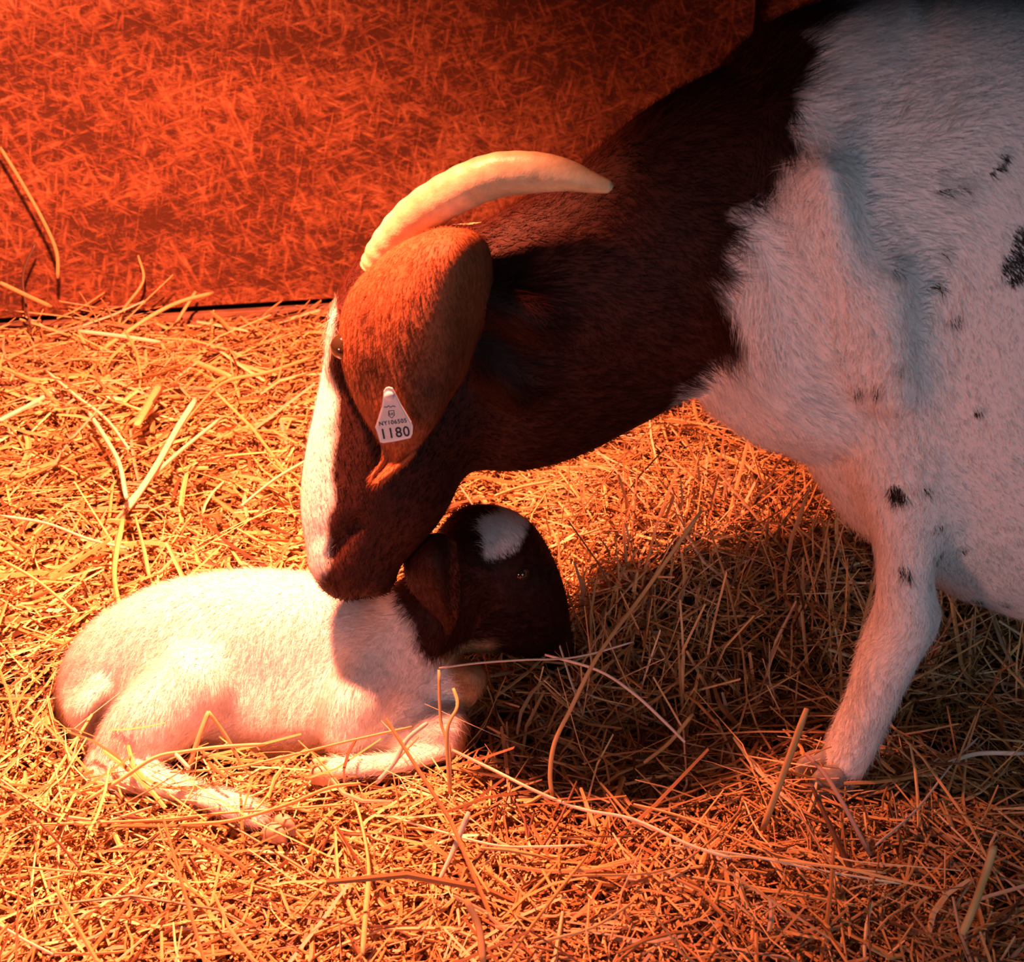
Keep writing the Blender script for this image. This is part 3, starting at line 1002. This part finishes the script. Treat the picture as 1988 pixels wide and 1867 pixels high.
set_attr(ke, 'Col', cc * (1 - m_) + np.array((0.22, 0.06, 0.03)) * m_, 'FLOAT_COLOR')
child(ke, kid)
ken = vnormals(v_, q_)
fur('ear_hair', v_, q_, ken, np.tile(np.array((0.1, 0, -1.0)), (len(v_), 1)), lambda p: np.tile(BROWN * 1.2, (len(p), 1)), 5000, 0.007, 0.00026, M_HAIR, None, 0.14, None, None, 0.25, 61).parent = ke
kbvh = BVHTree.FromPolygons([tuple(p) for p in kv], [tuple(int(i) for i in q) for q in kf])
kd_ = (Vector(P(1012, 1112, 1.0)) - Vector((0, 0, CAMH))).normalized()
kh_ = kbvh.ray_cast(Vector((0, 0, CAMH)), kd_)[0]
child(ball('eye', np.array(kh_ + kd_ * 0.004), 0.008, M_EYE), kid)
kt_ = None and tube('tail', [P(205, 1330, 1.10), P(178, 1352, 1.085), P(160, 1392, 1.075), P(172, 1432, 1.07)], [0.016, 0.015, 0.011, 0.004], M_FUR, None, 14)
None and set_attr(kt_, 'Col', np.tile(WHITE, (len(kt_.data.vertices), 1)), 'FLOAT_COLOR')

M_KHOOF = noise_mat('soft_hoof', (0.45, 0.33, 0.22), (0.65, 0.52, 0.38), 50, 0.5)
for (a, b, y, aa) in ((535, 1598, 0.945, math.pi - 0.5),):
    h_ = hoof('hoof', P(a, b, y) + (0, 0, -0.012), kid, aa, 0.5); h_.data.materials.clear(); h_.data.materials.append(M_KHOOF)
h_ = hoof('hoof', P(632, 1492, 1.02) + (0, 0, -0.01), kid, 0.1, 0.48); h_.data.materials.clear(); h_.data.materials.append(M_KHOOF)

# ------------------------------------------------------------------ bedding
TONES = np.array([(0.74, 0.50, 0.22), (0.62, 0.38, 0.15), (0.46, 0.26, 0.10), (0.84, 0.66, 0.38), (0.30, 0.17, 0.075), (0.55, 0.42, 0.27), (0.14, 0.075, 0.04)])


def straws(n, region, Lm, Wm, zlift, tilt, seed, keep=None, curve=0.25):
    r = np.random.default_rng(seed)
    x = r.uniform(region[0], region[1], n); y = r.uniform(region[2], region[3], n)
    L = np.minimum(Lm * np.exp(r.normal(0, 0.5, n)), 2.4 * Lm); W = np.minimum(Wm * np.exp(r.normal(0, 0.38, n)), 1.8 * Wm)
    az = r.uniform(0, 2 * math.pi, n) + 0
    el = r.normal(0, tilt, n)
    d = np.stack([np.cos(az) * np.cos(el), np.sin(az) * np.cos(el), np.sin(el)], 1)
    up = np.tile((0, 0, 1.0), (n, 1))
    s = np.cross(d, up); s /= np.linalg.norm(s, axis=1)[:, None]
    c = np.stack([x, y, hgt(x, y) + r.random(n) * zlift + np.abs(np.sin(el)) * L * 0.35], 1)
    bend = r.normal(0, curve, n); bend2 = r.normal(0, curve * 0.35, n)
    K = 4
    ts = np.linspace(-0.5, 0.5, K)
    P_ = []
    for t in ts:
        P_.append(c + d * (L * t)[:, None] + s * (bend * L * (t * t * 4 - 0.5) * 0.35)[:, None] + up * (bend2 * L * (0.5 - t * t * 4) * 0.5)[:, None])
    P_ = np.stack(P_, 1)
    if keep is not None:
        ok = keep(P_)
        P_, s, W, n = P_[ok], s[ok], W[ok], int(ok.sum())
    roll = r.normal(0, 0.6, n)
    a = s * np.cos(roll)[:, None] + up[:n] * np.sin(roll)[:, None]
    b = up[:n] * np.cos(roll)[:, None] - s * np.sin(roll)[:, None]
    V = []
    for k in range(K):
        tp = 1.0 if 0 < k < K - 1 else 0.75
        V += [P_[:, k] - a * (W * 0.5 * tp)[:, None], P_[:, k] + a * (W * 0.5 * tp)[:, None], P_[:, k] + b * (W * 0.38 * tp)[:, None]]
    V = np.stack(V, 1).reshape(-1, 3)
    F = []
    for k in range(K - 1):
        o = 3 * k
        F += [(o, o + 1, o + 4, o + 3), (o + 1, o + 2, o + 5, o + 4), (o + 2, o, o + 3, o + 5)]
    F = (np.arange(n)[:, None, None] * (3 * K) + np.array(F)[None]).reshape(-1, 4)
    ti = r.choice(len(TONES), n, p=(0.24, 0.22, 0.18, 0.08, 0.13, 0.07, 0.08))
    col = TONES[ti] * (0.8 + 0.4 * r.random((n, 1)))
    return V, F, np.repeat(col, 3 * K, 0)


def keep_fn(P_):
    ok = np.ones(len(P_), bool)
    for k in range(P_.shape[1]):
        q = P_[:, k]
        for B in (kidb, doe):
            f = B.sample(q)
            ok &= ~((f < 0.002) & (q[:, 2] > 0.012))
        for (c, r_) in ((P(1605, 1510, 1.02), 0.035),):
            ok &= np.linalg.norm(q - c, axis=1) > r_ * 0.4
        # nothing stands through the boards
        ok &= ((q - WO) @ WN) > 0.004
    # keep the kid's face and the doe's cannon clear of upright pieces
    return ok


REG = (-1.35, 1.3, 0.60, 2.5)
sets = [straws(33000, REG, 0.058, 0.0025, 0.030, 0.16, 51, keep_fn),
        straws(18500, REG, 0.105, 0.0023, 0.036, 0.17, 52, keep_fn),
        straws(11000, REG, 0.020, 0.0030, 0.026, 0.30, 53, keep_fn, 0.1),
        straws(3500, REG, 0.09, 0.0032, 0.040, 0.30, 54, keep_fn),
        straws(7000, (-1.3, 0.0, 1.25, 2.4), 0.08, 0.0046, 0.045, 0.22, 55, keep_fn),
        straws(3000, (0.03, 0.75, 1.12, 1.42), 0.085, 0.0026, 0.02, 0.75, 57, keep_fn),
        straws(110, (-0.46, -0.14, 0.93, 1.03), 0.085, 0.0026, 0.075, 0.2, 58, keep_fn),
        straws(6000, (-0.6, 0.7, 0.72, 1.05), 0.040, 0.0026, 0.034, 0.25, 56, keep_fn)]
off = 0; VV, FF, CC = [], [], []
for V, F, C in sets:
    VV.append(V); FF.append(F + off); CC.append(C); off += len(V)
bed = mesh_np('straw_bedding', np.concatenate(VV), np.concatenate(FF), None, M_STRAW, smooth=False)
set_attr(bed, 'Col', np.concatenate(CC), 'FLOAT_COLOR')
tag(bed, 'thick golden straw bedding spread over the stall ground', 'straw', kind='stuff')

# ------------------------------------------------------------------ the stalks one can pick out
GOLD, PALE, TANS, DKS, GREY = TONES[0], np.array((0.92, 0.82, 0.58)), TONES[1], np.array((0.10, 0.055, 0.035)), np.array((0.60, 0.55, 0.45))


def stalk(pts, wpx, tone, label, z=0.045, Ys=None, grp=None):
    n = len(pts)
    if Ys is None:
        zs = z if isinstance(z, (list, tuple)) else [z] * n
        c = np.array([G(a, b, zz) for (a, b), zz in zip(pts, zs)])
    else:
        yy = np.interp(np.linspace(0, 1, n), np.linspace(0, 1, len(Ys)), Ys)
        c = np.array([P(a, b, y) for (a, b), y in zip(pts, yy)])
    sp = spline(c, 5) if n > 2 else np.linspace(c[0], c[1], 6)
    w = wpx * 1.12 * mpp(float(c[:, 1].mean())) / 2
    m = len(sp)
    o = tube('straw_stalk', sp - c[0], [w * (0.75 if i in (0, m - 1) else 1.0) for i in range(m)], M_STRAW, None, 7, None, 0.55)
    o.location = c[0]
    rr = np.random.default_rng(int(abs(pts[0][0] * 7 + pts[0][1])))
    set_attr(o, 'Col', np.tile(tone, (len(o.data.vertices), 1)) * (0.85 + 0.3 * rr.random()), 'FLOAT_COLOR')
    tag(o, label, 'straw', grp or 'single straw stalks')
    return o


S = stalk
S([(1072, 1545), (1068, 1500), (1077, 1440), (1108, 1375), (1150, 1290), (1190, 1230), (1250, 1150), (1362, 990)], 9, TANS,
  'long kinked stalk standing up and leaning right, between the kid and the hoof', Ys=[0.965, 0.975, 1.0, 1.04, 1.12])
S([(1480, 1610), (1510, 1530), (1566, 1375)], 15, TONES[1], 'broad upright orange stalk standing just left of the hoof', Ys=[0.935, 0.95])
S([(852, 1296), (930, 1286), (1020, 1280), (1090, 1278), (1150, 1268), (1230, 1245)], 5, GREY,
  'thin pale stalk running right from the chest of the kid', Ys=[1.02, 1.08])
S([(1058, 1270), (1160, 1300), (1230, 1345), (1290, 1400), (1330, 1440)], 7, GREY, 'thin stalk sloping down right across the shadow by the kinked one', Ys=[1.07, 1.0])
S([(878, 1455), (960, 1495), (1040, 1535), (1130, 1570), (1230, 1590), (1340, 1640), (1420, 1665)], 9, PALE,
  'very long pale stalk sloping down to the right in front of the kid', 0.060)
S([(762, 1585), (850, 1612), (960, 1640), (1040, 1643), (1140, 1640)], 7, PALE, 'pale bowed stalk lying just below the long sloping one', 0.055)
S([(682, 1535), (700, 1590), (716, 1680), (711, 1760), (704, 1850)], 12, GOLD, 'bright yellow stalk bent down the front, below the folded foreleg', 0.062)
S([(910, 1575), (880, 1650), (852, 1710)], 12, GREY, 'short greyish flared stalk pointing up right in the foreground', [0.09, 0.06, 0.05])
S([(405, 1380), (388, 1425), (366, 1490)], 10, GOLD, 'left leg of the straw peak over the belly of the kid', Ys=[1.005, 0.985])
S([(405, 1380), (440, 1430), (468, 1480), (488, 1505)], 8, TANS, 'right leg of the straw peak over the belly of the kid', Ys=[1.005, 0.985])
S([(340, 1462), (368, 1492)], 11, PALE, 'short white stub of straw on the thigh of the kid', Ys=[0.985, 0.975])
S([(165, 1555), (230, 1515), (300, 1470), (360, 1458), (430, 1449), (515, 1444)], 9, GOLD, 'long golden stalk bowed over the hind leg of the kid', Ys=[0.955, 0.985, 1.0])
S([(330, 1498), (450, 1490), (560, 1466), (680, 1437), (800, 1410)], 6, GOLD, 'thin stalk running under the belly of the kid toward its chest', Ys=[0.985, 0.995])
S([(830, 1402), (790, 1435), (765, 1480), (730, 1520)], 10, GREY, 'pale stalk leaning on the foreleg of the kid, tip up', Ys=[0.985, 0.96])
S([(852, 1300), (856, 1400), (872, 1450), (875, 1540)], 6, TANS, 'thin wavy stalk standing in front of the knee of the kid', Ys=[0.99, 0.965])
S([(880, 1335), (888, 1370), (868, 1420), (873, 1540)], 7, TANS, 'crooked stalk standing beside the wavy one at the knee', Ys=[0.985, 0.955])
S([(60, 1600), (180, 1596), (310, 1590), (430, 1578), (540, 1570), (680, 1560)], 6, GOLD, 'long level stalk across the foreground below the hind hoof of the kid', 0.060)
S([(350, 1600), (450, 1592), (560, 1560), (640, 1528), (700, 1520)], 9, TANS, 'brownish stalk passing over the hind hoof of the kid', 0.065)
S([(0, 1522), (50, 1570), (110, 1630), (155, 1685)], 9, DKS, 'dark twig sloping down in the lower left corner area', 0.060)
S([(232, 1682), (270, 1650), (310, 1617)], 6, DKS, 'small dark twig right of the longer dark twig', 0.060)
S([(0, 1795), (50, 1825), (103, 1852)], 9, PALE, 'pale stalk entering at the bottom left corner', 0.065)
S([(45, 1682), (150, 1692), (255, 1702)], 6, GOLD, 'thin straight golden stalk at lower left', 0.055)
S([(1930, 1640), (1915, 1690), (1890, 1760), (1868, 1812)], 19, TANS, 'thick leaning stalk at the bottom right corner', [0.13, 0.11, 0.09, 0.07])
S([(1563, 1462), (1600, 1500), (1640, 1565), (1690, 1660)], 10, np.array((0.45, 0.28, 0.2)), 'reddish curved stalk crossing in front of the hoof', Ys=[0.955, 0.90])
S([(905, 1745), (930, 1800), (938, 1867)], 16, TANS, 'broad brown blade rising at the bottom centre', [0.11, 0.09, 0.07])
S([(1230, 1560), (1340, 1590), (1480, 1650), (1600, 1680), (1720, 1694)], 7, GOLD, 'long golden stalk sloping right in front of the hoof', 0.055)
S([(1300, 1640), (1450, 1660), (1600, 1690), (1750, 1715)], 6, PALE, 'thin pale stalk lying below the golden one near the hoof', 0.055)
S([(1100, 1700), (1300, 1685), (1420, 1590), (1440, 1555)], 7, TANS, 'tan stalk curving up to the right in the middle foreground', 0.060)
S([(980, 1867), (1060, 1760), (1140, 1660)], 12, TONES[1], 'wide orange stalk leaning right at the bottom centre', 0.06)
S([(1040, 1830), (1150, 1800), (1230, 1750)], 9, GOLD, 'golden bent stalk at the bottom right of centre', 0.06)
S([(1250, 1480), (1300, 1440), (1345, 1385)], 10, TANS, 'stout stalk pointing up right in the shadow edge', [0.05, 0.06, 0.08])
S([(1840, 1480), (1900, 1462), (1988, 1462)], 12, GREY, 'dim grey stalk lying under the belly at the right edge', 0.05)
S([(1700, 1640), (1780, 1570), (1850, 1480), (1900, 1430)], 8, GREY, 'dim grey stalk slanting up behind the hoof', 0.05)
# back left
S([(152, 642), (235, 652), (312, 664)], 9, PALE, 'flat white top of the bent straw by the wall', Ys=[2.0, 2.0])
S([(152, 642), (175, 692)], 8, GOLD, 'left foot of the bent straw by the wall', Ys=[2.0, 1.97])
S([(312, 664), (330, 700)], 8, GOLD, 'right foot of the bent straw by the wall', Ys=[2.0, 1.97])
S([(160, 705), (210, 670), (290, 615), (350, 585), (414, 568)], 8, GOLD, 'golden stalk arching up right against the wall', Ys=[1.95, 2.12])
S([(0, 285), (40, 350), (85, 430), (110, 490), (112, 540)], 7, TANS, 'tall thin stem hanging down the wall at far left', Ys=[2.10, 2.09])
S([(0, 548), (50, 572), (100, 595)], 9, TANS, 'brown stalk against the wall at far left, under the tall stem', Ys=[2.02, 2.05])
S([(268, 495), (278, 545), (240, 600), (228, 640)], 5, TANS, 'thin bent stem against the wall above the arching stalk', Ys=[2.17, 2.10])
S([(70, 470), (45, 530), (50, 590), (62, 640)], 5, DKS, 'dark thin stem on the wall beside the tall stem', Ys=[2.10, 2.05])
S([(380, 565), (355, 605), (335, 638)], 6, TANS, 'short stalk leaning across the dark gap in the wall', Ys=[2.16, 2.12])
S([(88, 718), (150, 770), (205, 812), (250, 870)], 9, PALE, 'pale stalk sloping right at the head of the fan', 0.100)
S([(172, 800), (205, 850), (232, 900), (245, 965)], 16, PALE, 'widest pale leaf of the straw fan left of the doe', 0.105)
S([(380, 775), (345, 830), (300, 910), (250, 985)], 13, PALE, 'broad pale stalk of the fan pointing up right', [0.130, 0.115, 0.100, 0.080])
S([(428, 812), (350, 875), (290, 930), (240, 985)], 9, PALE, 'second long stalk of the fan, just below the broad one', [0.110, 0.100, 0.090, 0.080])
S([(310, 745), (285, 790), (265, 825)], 16, GOLD, 'short wide leaf above the middle of the fan', 0.110)
S([(372, 700), (410, 715), (450, 732)], 14, GOLD, 'short wide leaf lying near the foot of the wall', 0.080)
S([(610, 692), (520, 722), (430, 745), (350, 830)], 8, GOLD, 'curved golden stalk ending at the forehead of the doe', 0.085)
S([(0, 815), (60, 785), (120, 750)], 11, PALE, 'pale stalk running up right from the left edge', 0.090)
S([(235, 1190), (222, 1110), (238, 1010)], 12, TONES[1], 'orange upright stalk behind the rump of the kid', [0.080, 0.100, 0.130])
S([(290, 1120), (278, 1060), (262, 1000)], 10, GOLD, 'golden stalk above the back of the kid', [0.070, 0.090, 0.100])
S([(0, 1000), (90, 1015), (170, 1045), (250, 1065)], 7, PALE, 'thin pale stalk from the left edge toward the rump of the kid', 0.085)
S([(0, 1085), (70, 1125), (150, 1190)], 9, GOLD, 'golden stalk at the left edge above the rump of the kid', 0.085)
S([(620, 880), (540, 925), (470, 980)], 7, PALE, 'pale stalk touching the face of the doe', 0.085)
# back right, behind the neck
S([(1250, 905), (1380, 912), (1500, 912), (1655, 912)], 5, GOLD, 'long level stalk behind the chest of the doe', 0.15)
S([(960, 962), (1010, 945), (1075, 932)], 7, GOLD, 'stalk poking out under the throat of the doe', 0.15)
S([(1390, 880), (1440, 900), (1500, 935)], 9, GOLD, 'bright short stalk behind the neck of the doe', 0.15)
